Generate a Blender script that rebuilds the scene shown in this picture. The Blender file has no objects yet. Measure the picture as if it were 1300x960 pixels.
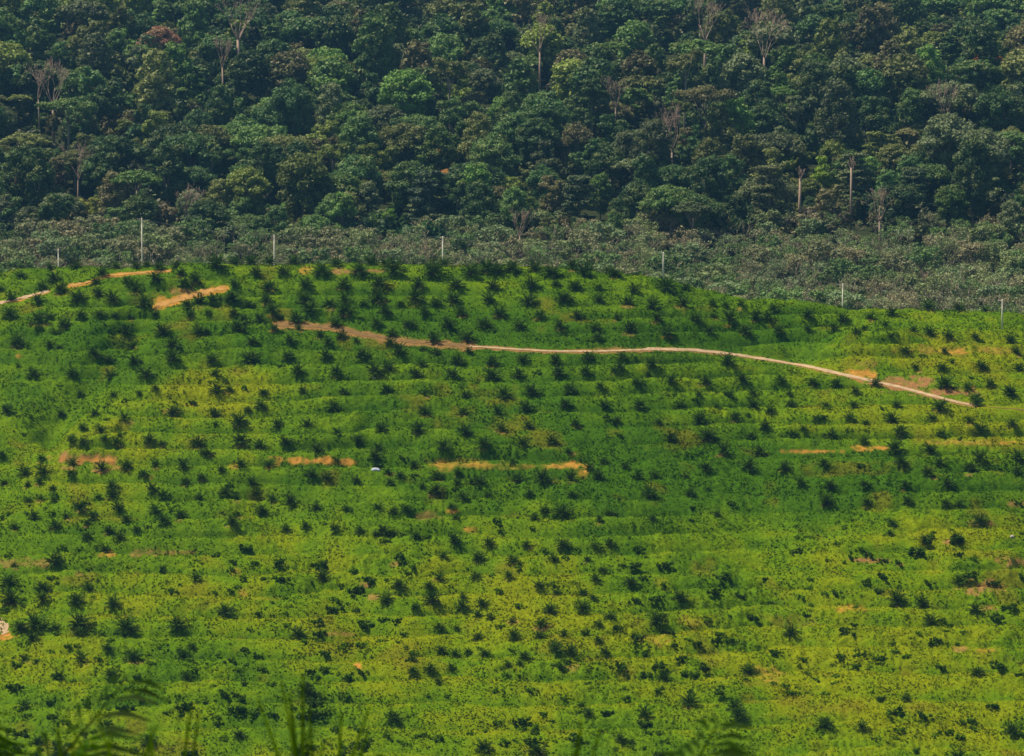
import bpy, math, random
import numpy as np
from mathutils import Vector, Matrix, Euler
rng = np.random.default_rng(11); random.seed(5)
R = math.radians
scene = bpy.context.scene
COL = scene.collection
# ---------------------------------------------------------------- camera geometry
F = 4000.0; CX = 650.0; CY = 480.0; YH = 100.0; ZC = 150.0
PIT = math.atan((CY - YH) / F); CP = math.cos(PIT); SP = math.sin(PIT)
def s_of(py):                       # slope z/Y of the sight line through picture row py
    dy = CY - np.asarray(py, float)
    return (-F*SP + dy*CP) / (F*CP + dy*SP)
def project(x, y, z):
    d = y*CP - (z-ZC)*SP
    return CX + F*x/d, CY - F*(y*SP + (z-ZC)*CP)/d
# ---------------------------------------------------------------- noise
def _h(ix, iy, seed):
    n = (ix.astype(np.int64)*374761393 + iy.astype(np.int64)*668265263 + seed*974711) & 0x7fffffff
    n = ((n ^ (n >> 13)) * 1274126177) & 0x7fffffff
    return ((n ^ (n >> 16)) & 0xffff) / 65535.0
def vnoise(x, y, seed=0):
    ix = np.floor(x); iy = np.floor(y); fx = x-ix; fy = y-iy
    fx = fx*fx*(3-2*fx); fy = fy*fy*(3-2*fy)
    a = _h(ix, iy, seed); b = _h(ix+1, iy, seed); c = _h(ix, iy+1, seed); d = _h(ix+1, iy+1, seed)
    return (a*(1-fx)+b*fx)*(1-fy) + (c*(1-fx)+d*fx)*fy
def fbm(x, y, seed=0, oct=3):
    v = 0; a = 1; t = 0
    for o in range(oct):
        v = v + a*vnoise(x*2**o+7.3*o, y*2**o+3.1*o, seed+o); t += a; a *= .5
    return v/t
def sst(e0, e1, v):
    t = np.clip((v-e0)/(e1-e0), 0, 1); return t*t*(3-2*t)
# ---------------------------------------------------------------- terrain
CRX = [-900, -200, 0, 60, 100, 250, 400, 560, 700, 800, 850, 900, 960, 1050, 1200, 1250, 1300, 1500, 2300]
CRY = [400, 376, 357, 352, 345, 341, 339, 342, 347, 354, 364, 376, 390, 395, 397, 404, 409, 424, 470]
Y0 = 665.0; YC = 905.0
FY = [900, 950, 1000, 1060, 1150, 1200, 1300, 1400, 1480, 1560, 1640, 1800, 2100, 2600]
FP = [470, 452, 434, 392, 326, 288, 188, 112, 70, 34, 4, -50, -130, -190]
FZ = [ZC + y*float(s_of(p)) for y, p in zip(FY, FP)]
BANKS = [(76, 150, 590, 2.4), (352, 460, 592, 2.0), (530, 745, 598, 1.3), (1190, 1300, 450, 1.2), (990, 1300, 566, 1.1), (1060, 1180, 716, 1.6), (1200, 1300, 742, 1.6), (180, 300, 700, 1.4)]
GULLY = [((-60, 640), (60, 540), 2.2, 26), ((60, 540), (175, 415), 4.2, 20), ((330, 640), (470, 800), 2.2, 34), ((960, 690), (1030, 850), 1.2, 46), ((600, 720), (560, 860), 1.6, 40), ((1010, 440), (1080, 415), 1.5, 20)]
MOUNDS = [(1115, 448, 58, 20, 5.0), (215, 368, 34, 12, 1.8), (1240, 470, 70, 22, 1.6), (40, 350, 60, 14, 1.5), (640, 520, 160, 60, 1.8), (200, 480, 70, 50, 2.2), (760, 660, 120, 40, 1.6), (1180, 640, 120, 40, 2.0), (120, 800, 90, 36, 1.6)]
def hill_base(x, y):
    u = x/np.maximum(y, 50)
    P = CX + u*F
    pc = np.interp(P, CRX, CRY)
    t = (y-Y0)/(YC-Y0)
    tt = np.clip(t, -.083, 1.0)
    Q = 960 + (pc-960)*tt*(1.26-.26*tt)
    zh = ZC + np.clip(y, Y0-20, YC)*s_of(Q)-.5*np.maximum(Y0-20-y, 0)
    d = np.maximum(y-YC, 0)
    zh = zh + np.where(d < 8, .28*d-.045*d*d, .28*8-.045*64-.44*(d-8))
    return P, Q, zh
def seg_dist(P, Q, a, b):
    ax, ay = a; bx, by = b; dx, dy = bx-ax, by-ay
    t = np.clip(((P-ax)*dx + (Q-ay)*dy)/(dx*dx+dy*dy), 0, 1)
    return np.hypot(P-ax-t*dx, Q-ay-t*dy)
ROADS = {
 'main': ([(822, 444), (830, 443.5), (880, 445), (912, 448), (940, 451.5), (970, 456.5), (1000, 461), (1030, 466.5), (1060, 474), (1090, 480.5), (1120, 487), (1150, 494), (1180, 502), (1210, 510), (1240, 516)], .72),
 'tail': ([(1234, 515.5), (1262, 518), (1300, 521), (1330, 523)], .3),
 'mid': ([(596, 440), (640, 443), (700, 446.5), (760, 446.5), (812, 445), (826, 444)], .42),
 'old': ([(352, 413), (385, 414), (425, 416.5), (450, 423), (480, 428), (500, 432), (530, 435), (560, 437), (600, 440.5)], .9),
 'upper_left': ([(-30, 392), (0, 385), (25, 380), (45, 374), (62, 370)], .8),
 'upper_mid': ([(88, 363), (108, 361), (130, 352), (150, 349), (180, 346.5), (216, 344.5)], .55),
 'spur': ([(198, 389), (215, 385), (232, 379), (250, 374), (268, 369), (286, 366)], 1.1),
 'lower_right': ([(988, 577), (1030, 574), (1070, 571), (1120, 566.5)], .35),
 'edge': ([(-30, 770), (-8, 788), (3, 797), (7, 806)], 1.3),
}
def terrain(x, y, fine=True):
    x = np.asarray(x, float); y = np.asarray(y, float)
    P, Q, zh = hill_base(x, y)
    on = sst(640, 690, y)*(1-sst(930, 960, y))
    bump = 0
    for a, b, dep, w in GULLY:
        bump = bump - dep*np.exp(-(seg_dist(P, Q, a, b)/w)**2)
    for mx, my, sx, sy, hh in MOUNDS:
        bump = bump + hh*np.exp(-((P-mx)/sx)**2-((Q-my)/sy)**2)
    for x0, x1, yb, hh in BANKS:
        inx = sst(x0-8, x0+14, P)*(1-sst(x1-14, x1+8, P))
        wob = yb + 5*(vnoise(P/22, P*0+yb, 3)-.5)
        bump = bump + hh*inx*(1-sst(wob-13, wob, Q))*sst(wob-60, wob-20, Q)
    bump = bump + 3.0*(fbm(x/55, y/55, 21, 2)-.5)
    rdq = np.full(np.shape(P), 1e3)
    for nm in ('main', 'mid', 'old', 'spur', 'upper_left', 'upper_mid'):
        pts = ROADS[nm][0]
        for a, b in zip(pts[:-1], pts[1:]): rdq = np.minimum(rdq, seg_dist(P, Q, a, b))
    # terraces that follow the contour
    step = 3.35
    ph = (zh + bump)/step + .65*fbm(x/34, y/34, 40, 3)
    fr = ph-np.floor(ph)
    tw = (1-.85*np.exp(-((P-95)/75)**2-((Q-500)/60)**2))*(.3+.7*sst(.26, .48, fbm(x/45, y/45, 55, 2))) * (.75+.25*(1-sst(600, 700, Q)))
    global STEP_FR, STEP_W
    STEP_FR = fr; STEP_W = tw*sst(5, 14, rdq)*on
    terr = step*((1-(1-fr)**2.3)*sst(0, .07, fr)-fr)*1.7*tw*sst(5, 14, rdq)
    zh2 = zh + on*(bump+terr)
    # far slope, valley and the hill the camera stands on
    zf = np.interp(y, FY, FZ) + 5*(fbm(x/90, y/90, 71, 3)-.5)*sst(980, 1080, y) + np.where(y>1150, .02*x*np.sin(y/150.0), 0)
    zn = np.interp(y, [-500, -20, 0, 8, 510, 640, 690, 720], [160, 150, 148.3, 146.6, 5, 4, 2, -60])
    z = np.where(y > 880, np.logaddexp(zh2/2.5, zf/2.5)*2.5, np.where(y < 720, np.logaddexp(zh2/1.5, zn/1.5)*1.5, zh2))
    if fine:
        px, py = project(x, y, z)
        rd = np.full(x.shape, 1e3)
        for pts, w in ROADS.values():
            for a, b in zip(pts[:-1], pts[1:]):
                rd = np.minimum(rd, seg_dist(px, py*1.0, a, b))
        calm = sst(4, 9, rd)
        n1 = 1-np.abs(2*fbm(x/4.2, y/4.2, 101, 2)-1)
        n2 = 1-np.abs(2*vnoise(x/1.5, y/1.5, 131)-1)
        n3 = vnoise(x/.62, y/.62, 151)
        big = .35+.9*sst(.4, .7, fbm(x/24, y/24, 161, 2))
        z = z + sst(600, 660, y)*(1-sst(935, 960, y))*calm*(.95*big*(n1-.6)+.55*(n2-.5)*big+.3*(n3-.5))
    return z
def hit(px, py, lo=655, hi=960):
    """where the sight line through a picture point meets the ground"""
    dy = CY-py; den = F*CP+dy*SP
    ys = np.arange(lo, hi, 6.0); k = np.argmax(terrain(ys*(px-CX)/den, ys, False) >= ZC+ys*float(s_of(py)))
    ys = np.arange(max(lo, ys[k]-6.0), ys[k]+.6, .5) if k > 0 else np.arange(880, 925, 1.0)
    xs = ys*(px-CX)/den; zr = ZC+ys*float(s_of(py))
    zt = terrain(xs, ys, False)
    k = np.argmax(zt >= zr)
    if zt[k] < zr[k]: k = int(np.argmin(zr-zt))   # skyline: nearest approach
    return float(xs[k]), float(ys[k]), float(zt[k])
def gz(x, y): return float(terrain(np.array([x]), np.array([y]), True)[0])
# ---------------------------------------------------------------- tags, mesh helpers
def tag(o, label=None, cat=None, group=None, kind=None):
    if label: o['label'] = label
    if cat: o['category'] = cat
    if group: o['group'] = group
    if kind: o['kind'] = kind
    return o
def link(o, parent=None):
    COL.objects.link(o)
    if parent is not None: o.parent = parent
    return o
def mesh_np(name, V, faces_flat, sizes, mat, attrs=None, smooth=False):
    me = bpy.data.meshes.new(name)
    V = np.asarray(V, np.float32); faces_flat = np.asarray(faces_flat, np.int32); sizes = np.asarray(sizes, np.int32)
    me.vertices.add(len(V)); me.vertices.foreach_set('co', V.ravel())
    me.loops.add(len(faces_flat)); me.loops.foreach_set('vertex_index', faces_flat)
    me.polygons.add(len(sizes))
    st = np.concatenate([[0], np.cumsum(sizes)[:-1]]).astype(np.int32)
    me.polygons.foreach_set('loop_start', st)
    me.polygons.foreach_set('loop_total', sizes)
    if smooth: me.polygons.foreach_set('use_smooth', np.ones(len(sizes), bool))
    if attrs:
        for k, v in attrs.items():
            v = np.asarray(v, np.float32)
            if v.ndim == 1:
                a = me.attributes.new(k, 'FLOAT', 'POINT'); a.data.foreach_set('value', v)
            else:
                a = me.attributes.new(k, 'FLOAT_COLOR', 'POINT'); a.data.foreach_set('color', np.hstack([v, np.ones((len(v), 1), np.float32)]).ravel())
    me.update(calc_edges=True); me.validate()
    if mat: me.materials.append(mat)
    return me
class MB:                            # collects polygons for ONE mesh
    def __init__(s): s.v = []; s.f = []; s.r = []
    def add(s, verts, faces, r=.5):
        b = len(s.v); s.v += [tuple(map(float, p)) for p in verts]; s.f += [tuple(b+i for i in f) for f in faces]; s.r += [r]*len(verts)
    def tube(s, pts, rad, n=6, r=.5):
        pts = [Vector(p) for p in pts]; b = len(s.v); up = Vector((0.13, .21, 1)).normalized()
        vs = []
        for i, p in enumerate(pts):
            t = (pts[min(i+1, len(pts)-1)]-pts[max(i-1, 0)]).normalized()
            a = t.cross(up if abs(t.dot(up)) < .95 else Vector((1, 0, 0))).normalized(); c = t.cross(a)
            q = rad[i] if hasattr(rad, '__len__') else rad
            for k in range(n):
                an = 2*math.pi*k/n; vs.append(p+a*math.cos(an)*q+c*math.sin(an)*q)
        fs = [(i*n+k, i*n+(k+1) % n, (i+1)*n+(k+1) % n, (i+1)*n+k) for i in range(len(pts)-1) for k in range(n)]
        fs += [tuple(reversed(range(n))), tuple((len(pts)-1)*n+k for k in range(n))]
        s.add(vs, fs, r)
    def box(s, c, d, r=.5):
        x, y, z = c; a, b, e = d[0]/2, d[1]/2, d[2]/2
        vs = [(x+i*a, y+j*b, z+k*e) for i in (-1, 1) for j in (-1, 1) for k in (-1, 1)]
        s.add(vs, [(0, 1, 3, 2), (4, 6, 7, 5), (0, 4, 5, 1), (2, 3, 7, 6), (0, 2, 6, 4), (1, 5, 7, 3)], r)
    def mesh(s, name, mat, smooth=False):
        ff = [i for f in s.f for i in f]
        return mesh_np(name, s.v, ff, [len(f) for f in s.f], mat, {'rnd': s.r}, smooth)
    def arrays(s): return np.array(s.v), s.f
# ---------------------------------------------------------------- materials
def new_mat(name):
    m = bpy.data.materials.new(name); m.use_nodes = True; nt = m.node_tree; nt.nodes.clear()
    return m, nt, nt.nodes.new, nt.links.new
def ramp_mul(N, L, colsock, facsock, lo, hi):
    mr = N('ShaderNodeMapRange'); mr.inputs['To Min'].default_value = lo; mr.inputs['To Max'].default_value = hi
    L(facsock, mr.inputs['Value'])
    vm = N('ShaderNodeVectorMath'); vm.operation = 'SCALE'; L(colsock, vm.inputs[0]); L(mr.outputs[0], vm.inputs['Scale'])
    return vm.outputs[0]
def foliage_mat(name, color=None, trans=.25, rough=.55, nscale=.35, lo=.55, hi=1.5, spec=.25, hue=None):
    m, nt, N, L = new_mat(name)
    out = N('ShaderNodeOutputMaterial')
    if color == 'attr':
        ao = N('ShaderNodeAttribute'); ao.attribute_name = 'col'; c = ao.outputs['Color']
    elif color is None:
        oi = N('ShaderNodeObjectInfo'); c = oi.outputs['Color']
    else:
        rgb = N('ShaderNodeRGB'); rgb.outputs[0].default_value = (*color, 1); c = rgb.outputs[0]
    at = N('ShaderNodeAttribute'); at.attribute_name = 'rnd'
    if hue:
        mx = N('ShaderNodeMix'); mx.data_type = 'RGBA'; mx.inputs[7].default_value = (*hue, 1)
        mh = N('ShaderNodeMath'); mh.operation = 'POWER'; mh.inputs[1].default_value = 3.0; L(at.outputs['Fac'], mh.inputs[0])
        L(mh.outputs[0], mx.inputs[0]); L(c, mx.inputs[6]); c = mx.outputs[2]
    c = ramp_mul(N, L, c, at.outputs['Fac'], lo, hi)
    tc = N('ShaderNodeTexCoord'); ns = N('ShaderNodeTexNoise'); ns.inputs['Scale'].default_value = nscale; ns.inputs['Detail'].default_value = 3
    L(tc.outputs['Object'], ns.inputs['Vector'])
    c = ramp_mul(N, L, c, ns.outputs['Fac'], .45, 1.55)
    b = N('ShaderNodeBsdfPrincipled'); b.inputs['Roughness'].default_value = rough; b.inputs['Specular IOR Level'].default_value = spec
    t = N('ShaderNodeBsdfTranslucent'); mix = N('ShaderNodeMixShader'); mix.inputs[0].default_value = trans
    L(c, b.inputs['Base Color']); L(c, t.inputs['Color']); L(b.outputs[0], mix.inputs[1]); L(t.outputs[0], mix.inputs[2]); L(mix.outputs[0], out.inputs[0])
    return m
def plain_mat(name, color, rough=.8, nscale=3, lo=.7, hi=1.3, bump=0):
    m, nt, N, L = new_mat(name)
    out = N('ShaderNodeOutputMaterial'); rgb = N('ShaderNodeRGB'); rgb.outputs[0].default_value = (*color, 1)
    tc = N('ShaderNodeTexCoord'); ns = N('ShaderNodeTexNoise'); ns.inputs['Scale'].default_value = nscale; ns.inputs['Detail'].default_value = 5
    L(tc.outputs['Object'], ns.inputs['Vector'])
    c = ramp_mul(N, L, rgb.outputs[0], ns.outputs['Fac'], lo, hi)
    b = N('ShaderNodeBsdfPrincipled'); b.inputs['Roughness'].default_value = rough; b.inputs['Specular IOR Level'].default_value = .2
    L(c, b.inputs['Base Color']); L(b.outputs[0], out.inputs[0])
    if bump:
        bp = N('ShaderNodeBump'); bp.inputs['Distance'].default_value = bump; L(ns.outputs['Fac'], bp.inputs['Height']); L(bp.outputs[0], b.inputs['Normal'])
    return m
def cover_mat(name, leaf=False):
    m, nt, N, L = new_mat(name)
    out = N('ShaderNodeOutputMaterial'); at = N('ShaderNodeAttribute'); at.attribute_name = 'col'
    c = at.outputs['Color']
    geo = N('ShaderNodeNewGeometry')
    for sc, lo, hi, det in ((.9, .55, 1.45, 4), (3.0, .45, 1.55, 2)):
        ns = N('ShaderNodeTexNoise'); ns.inputs['Scale'].default_value = sc; ns.inputs['Detail'].default_value = det
        L(geo.outputs['Position'], ns.inputs['Vector']); c = ramp_mul(N, L, c, ns.outputs['Fac'], lo, hi)
        last = ns
    b = N('ShaderNodeBsdfPrincipled'); b.inputs['Roughness'].default_value = .7; b.inputs['Specular IOR Level'].default_value = .03
    L(c, b.inputs['Base Color'])
    if leaf:
        t = N('ShaderNodeBsdfTranslucent'); mix = N('ShaderNodeMixShader'); mix.inputs[0].default_value = .3
        L(c, t.inputs['Color']); L(b.outputs[0], mix.inputs[1]); L(t.outputs[0], mix.inputs[2]); L(mix.outputs[0], out.inputs[0])
    else:
        bp = N('ShaderNodeBump'); bp.inputs['Distance'].default_value = .25; bp.inputs['Strength'].default_value = .8
        L(last.outputs['Fac'], bp.inputs['Height']); L(bp.outputs[0], b.inputs['Normal']); L(b.outputs[0], out.inputs[0])
    return m
M_GROUND = cover_mat('ground_vegetation'); M_TUFT = cover_mat('tuft_leaves', True)
M_LEAF = foliage_mat('forest_leaves', None, hue=(.13, .15, .04))
M_LEAFM = foliage_mat('far_leaves', 'attr', hue=(.13, .15, .04))
M_PALM = foliage_mat('palm_leaflets', (.032, .074, .003), trans=.2, rough=.6, nscale=.8, lo=.5, hi=1.7, spec=.06)
M_SPEAR = foliage_mat('spear_leaf', (.17, .24, .02), trans=.3)
M_BUSH = foliage_mat('bush_leaves', (.038, .085, .003), trans=.15, nscale=.8, lo=.5, hi=1.8, spec=.05)
M_WEED = foliage_mat('weed_leaves', (.085, .165, .002), trans=.2, nscale=.8, lo=.4, hi=1.9, spec=.05)
M_BARK = plain_mat('pale_bark', (.36, .30, .24), nscale=.7, lo=.45, hi=1.45)
M_DEAD = plain_mat('bleached_wood', (.50, .37, .29), nscale=.6, lo=.6, hi=1.3)
M_TWIG = plain_mat('grey_twigs', (.42, .35, .27), nscale=.5, lo=.55, hi=1.4)
M_BOLE = plain_mat('palm_bole', (.09, .06, .035), nscale=4)
M_CONC = plain_mat('pole_concrete', (.85, .80, .70), nscale=.8, lo=.85, hi=1.1)
M_STEEL = plain_mat('steel', (.35, .35, .34), rough=.5)
M_WIRE = plain_mat('wire', (.25, .25, .25), rough=.5)
M_INS = plain_mat('porcelain', (.6, .55, .5), rough=.3)
M_ROAD = plain_mat('road_dirt', (.52, .37, .22), nscale=.45, lo=.4, hi=1.55, bump=.1)
M_OLDR = plain_mat('old_track', (.22, .13, .045), nscale=.5, lo=.4, hi=1.5, bump=.1)
M_ORANGE = plain_mat('orange_laterite', (.50, .27, .07), nscale=.5, lo=.35, hi=1.55, bump=.1)
M_TARP = plain_mat('pale_tarp', (.5, .55, .68), nscale=1.2, lo=.8, hi=1.1)
M_STONE = plain_mat('pale_stone', (.55, .52, .45), nscale=2, lo=.6, hi=1.2)
M_FORE = foliage_mat('near_leaves', (.022, .065, .002), trans=.3, spec=.04, lo=.6, hi=1.6)
M_FGREEN = foliage_mat('near_grass', (.11, .2, .003), trans=.35, spec=.04, lo=.6, hi=1.5)
# ---------------------------------------------------------------- palm positions read from the photograph (tile origin, then x base-y width at 5x)
PD = [
((0, 320), "130 175 60 475 105 70 320 115 50 650 150 75 735 95 60 865 105 60 935 95 50 1010 115 70 1120 100 60 1150 150 60 340 190 75 262 235 80 8 260 50 70 310 90 235 330 100 380 270 100 490 318 110 610 210 100 625 280 90 710 312 100 810 210 80 990 205 90 860 260 110 915 355 130 1240 200 100 1175 235 100 1265 345 110 1190 355 90 60 428 100 245 460 130 310 435 80 405 475 90 510 425 80 635 420 80 730 435 70 825 432 60 985 430 80 1205 420 70 350 530 80 110 600 110 315 600 70 378 630 60 795 525 95 1025 525 110 1260 530 90 845 610 90 1100 612 110 595 660 80 685 700 75 850 718 100 1095 705 105 210 795 90 115 735 45 455 795 80 700 810 110 925 808 115 510 912 65 720 915 55 885 920 45 985 890 55"),
((260, 320), "75 100 110 190 70 80 290 80 70 410 75 80 565 75 90 325 165 90 495 145 90 740 145 110 835 95 80 975 148 110 1060 90 90 1150 100 80 1210 145 110 180 240 90 405 240 110 640 235 110 880 232 100 1110 225 120 165 325 80 390 325 100 630 315 110 885 320 90 1095 310 110 1010 355 70 1240 355 50 275 362 90 790 358 100 20 408 60 185 410 80 425 400 90 660 395 110 885 400 110 1145 400 95 250 455 90 350 455 90 210 520 110 575 450 110 830 470 95 1090 475 80 1285 475 60 440 495 65 595 500 60 865 545 95 1185 535 85 1175 590 75 10 520 40 730 545 60 785 590 70 540 590 85 300 610 90 45 710 95 285 710 120 525 690 95 765 685 95 1000 675 100 1230 660 100 960 580 50 590 790 95 830 785 90 1080 785 130 1165 750 95 65 785 85 75 895 110 155 885 60 370 905 60 620 895 60 880 905 70 1155 910 90"),
((520, 320), "150 150 130 220 95 90 390 150 120 490 130 90 560 140 90 650 130 90 790 120 90 905 160 95 1035 115 90 1105 160 90 1140 110 80 1285 160 70 1255 100 50 50 230 100 295 232 120 525 238 110 770 232 120 925 210 60 1045 232 90 1200 240 60 40 312 115 275 322 110 165 350 70 505 322 100 755 328 120 975 318 110 1200 322 90 90 400 80 325 405 90 570 410 120 825 425 80 1065 430 105 20 482 60 240 482 90 470 480 110 700 490 100 950 490 90 1180 500 80 1190 565 70 155 575 100 365 565 100 90 630 60 165 655 75 375 645 60 75 725 85 300 720 105 520 720 90 720 700 80 925 710 90 1135 695 90 40 795 95 275 805 100 520 810 110 690 795 95 945 785 100 1115 780 85 1295 775 50 1210 875 70 1020 895 90 775 905 110 600 930 110 360 925 85 100 920 70"),
((780, 320), "10 165 70 150 145 50 125 262 100 330 250 110 455 240 70 85 340 110 245 365 110 435 350 110 625 345 70 705 350 70 805 355 50 630 425 60 730 450 120 270 440 90 510 440 100 15 430 60 895 435 90 975 430 80 1010 385 60 1230 420 90 95 515 95 335 525 95 600 520 80 830 520 100 1045 530 90 1225 500 60 50 690 80 720 718 100 235 735 100 215 790 55 35 760 80 140 852 75 365 848 85 580 840 95 810 830 95 1055 840 80 1260 850 70 535 920 65 735 925 70 880 915 70 1110 925 60"),
((1040, 320), "690 375 90 885 375 75 1055 380 55 460 410 80 150 440 90 325 430 80 95 520 90 235 525 70 285 510 50 455 555 55 600 520 70 700 540 100 820 550 80 1215 570 100 990 555 60 545 650 75 795 645 60 1250 655 70 780 755 90 1030 745 90 1270 755 80 610 750 50 1085 850 80 940 880 70 355 850 80 105 865 80 230 905 75 1205 915 100 800 870 120 995 945 90"),
((0, 500), "45 130 100 390 145 60 605 150 80 790 180 80 1100 152 95 1215 70 50 525 235 65 640 250 75 455 320 75 530 330 90 665 325 60 740 325 80 950 325 90 1030 330 60 1250 345 100 1290 385 60 10 400 60 265 435 65 460 465 80 645 485 95 450 535 75 800 480 85 990 470 75 1160 475 100 910 525 75 1275 550 65 155 515 95 270 515 100 25 580 60 175 590 55 250 575 80 335 610 60 710 605 105 965 625 90 1175 580 75 710 665 85 1035 685 90 1265 685 85 510 740 100 745 740 90 985 755 85 180 690 60 260 680 60 340 690 60 215 800 90 350 855 85 420 795 65 590 800 80 800 815 70 1145 795 75 1040 828 100 690 885 70 555 840 60 865 875 60 940 865 50 550 930 80 10 795 40 90 860 60 760 925 90"),
((260, 500), "60 155 85 215 205 115 270 120 60 355 100 80 465 220 95 650 210 90 820 115 100 1120 245 90 840 265 75 975 315 85 225 325 110 345 360 85 510 332 95 710 378 100 1100 360 80 25 390 80 225 468 100 405 470 85 835 440 55 1080 430 90 1095 475 60 1260 420 50 675 545 100 775 550 85 960 560 70 1160 510 60 1240 535 70 105 495 60 300 580 90 325 645 90 130 655 90 155 610 50 205 680 60 430 690 75 545 710 95 705 735 85 900 755 70 1100 745 80 1195 770 80 1280 765 80 365 780 85 210 780 60 175 840 100 515 880 75 640 860 75 825 885 80 985 890 75 1090 915 70 1190 905 65 1175 580 70"),
((520, 500), "90 135 90 340 135 90 560 135 90 740 118 100 990 98 90 1235 90 80 50 250 100 350 260 105 585 240 90 755 225 85 1055 205 80 1245 160 50 1290 190 50 215 360 105 465 352 105 720 340 110 905 325 90 1010 375 60 655 450 60 1140 485 80 1235 445 70 30 470 80 175 545 100 305 520 60 440 575 95 305 585 75 685 555 100 840 570 115 1025 560 100 1195 555 90 25 540 50 165 640 120 80 600 60 340 680 90 500 665 75 760 665 60 1030 670 70 970 800 130 855 760 70 1270 790 70 1205 820 60 790 805 70 555 820 50 290 805 60 50 935 70 280 940 80 265 745 60 395 580 60"),
((780, 500), "165 100 95 415 100 95 650 98 75 880 98 90 1120 85 80 990 130 80 540 185 105 770 175 75 15 185 60 280 190 55 955 230 85 1285 170 60 1200 250 60 1135 285 75 360 300 90 600 295 115 865 290 75 695 385 100 920 395 95 70 475 70 255 535 65 150 545 80 580 498 105 850 498 115 1080 485 85 455 550 55 1180 588 80 225 662 110 480 655 75 500 735 40 735 720 50 15 785 35 245 805 60 650 780 60 490 820 40"),
((1040, 500), "45 90 70 220 92 85 495 92 70 765 105 105 1000 75 80 1210 15 80 460 185 100 195 185 80 295 200 60 15 170 50 715 185 70 955 190 70 1225 212 80 1020 260 110 515 265 90 775 272 70 75 288 85 285 320 70 880 300 50 480 385 130 700 380 85 520 465 100 765 455 90 1020 442 115 1260 430 110 690 535 100 955 510 100 1260 515 80 30 480 75 260 478 50 70 605 85 290 612 85 545 610 80 815 610 110 50 705 100 305 718 80 560 710 80 805 735 85 890 720 60 1255 715 50 465 850 80 1020 830 110 450 905 60 870 945 100 670 945 70"),
((0, 680), "665 115 70 350 195 130 90 205 50 1030 245 60 55 320 130 65 430 130 275 355 105 270 432 120 480 440 110 715 455 100 560 345 70 125 610 100 225 600 150 205 670 95 345 600 75 505 600 150 500 650 85 800 608 140 1125 608 120 680 735 80 850 800 130 1160 775 90 155 800 80 235 815 60 515 815 100 700 905 90 375 920 90 1220 730 60 1185 930 90 1245 300 80"),
((260, 680), "260 90 80 470 190 80 500 310 80 760 215 90 745 280 110 950 375 95 1055 300 90 1230 340 110 1245 155 90 1150 420 100 800 495 80 720 565 70 865 475 50 965 490 50 130 520 110 345 520 50 245 740 50 165 810 60 590 650 110 720 650 70 1020 590 90 1215 560 60 770 770 70 1000 885 60 1285 800 40 1130 10 100 675 885 50 920 930 90"),
((520, 680), "40 35 70 285 60 90 215 150 80 505 80 85 435 165 100 655 175 95 740 80 60 980 95 100 910 160 80 1130 165 55 1270 65 70 1175 90 50 190 280 70 420 275 85 630 280 80 125 350 80 140 430 120 340 405 70 335 475 90 460 450 90 430 520 75 35 485 70 820 340 80 930 380 55 1100 380 80 1165 410 60 890 500 95 1100 495 110 1270 530 80 650 555 60 840 585 90 510 535 70 190 605 75 300 605 50 430 660 70 660 660 110 825 660 70 920 700 80 930 750 90 1120 645 90 1200 585 70 1195 690 80 1020 765 90 1240 780 80 20 800 60 200 745 70 370 750 60 475 760 70 725 790 80 700 835 60 130 870 90 265 865 70 20 875 70 180 945 60 625 835 50 960 850 70 1230 240 70 1180 300 80 980 650 70 290 775 80"),
((780, 680), "165 115 90 310 220 80 130 220 90 105 320 100 190 280 60 420 425 110 270 435 80 130 435 60 270 575 120 320 530 50 30 605 60 345 640 70 530 710 60 650 680 75 625 400 80 690 300 80 800 390 60 870 550 80 1120 640 110 960 290 40 180 770 70 380 725 50 430 800 70 275 850 90 560 870 80 850 875 100 30 860 80 520 900 60 195 915 70 310 930 110 140 680 80 1150 115 70 1020 770 70 740 510 30"),
((1040, 680), "870 50 90 680 55 60 620 125 90 880 135 50 300 140 60 500 185 60 210 155 50 395 180 60 380 370 60 300 300 60 400 290 70 890 325 100 1095 330 70 700 325 60 990 495 100 1205 475 90 960 280 80 170 625 70 220 580 50 705 575 100 775 560 50 220 645 40 490 440 130 650 460 100 110 385 60 1120 855 90 1290 910 60 1120 560 80 380 800 70 270 780 50 130 810 60 1290 290 50 780 850 70 1000 890 100 470 695 30 730 690 60"),
]
PALMS = []; BUSHES = []
for (ox, oy), sdat in PD:
    v = list(map(int, sdat.split()))
    for i in range(0, len(v), 3):
        e = (ox+v[i]/5, oy+v[i+1]/5, v[i+2]/5)
        bush = (oy == 680 and ox in (260, 780, 1040) and v[i+2] < 100) or (oy == 500 and v[i+2] <= 50)
        (BUSHES if bush else PALMS).append(e)
r2 = random.Random(3)
for i in range(30):                  # the slope goes on below the black strip of the picture
    PALMS.append((r2.uniform(-10, 1310), r2.uniform(880, 985), r2.uniform(15, 26)))
for i in range(30):
    BUSHES.append((r2.uniform(-10, 1310), r2.uniform(872, 985), r2.uniform(10, 20)))
for i in range(26):                  # just outside the frame
    PALMS.append((random.choice([r2.uniform(-90, -14), r2.uniform(1314, 1390)]), r2.uniform(400, 900), r2.uniform(16, 24)))
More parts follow.
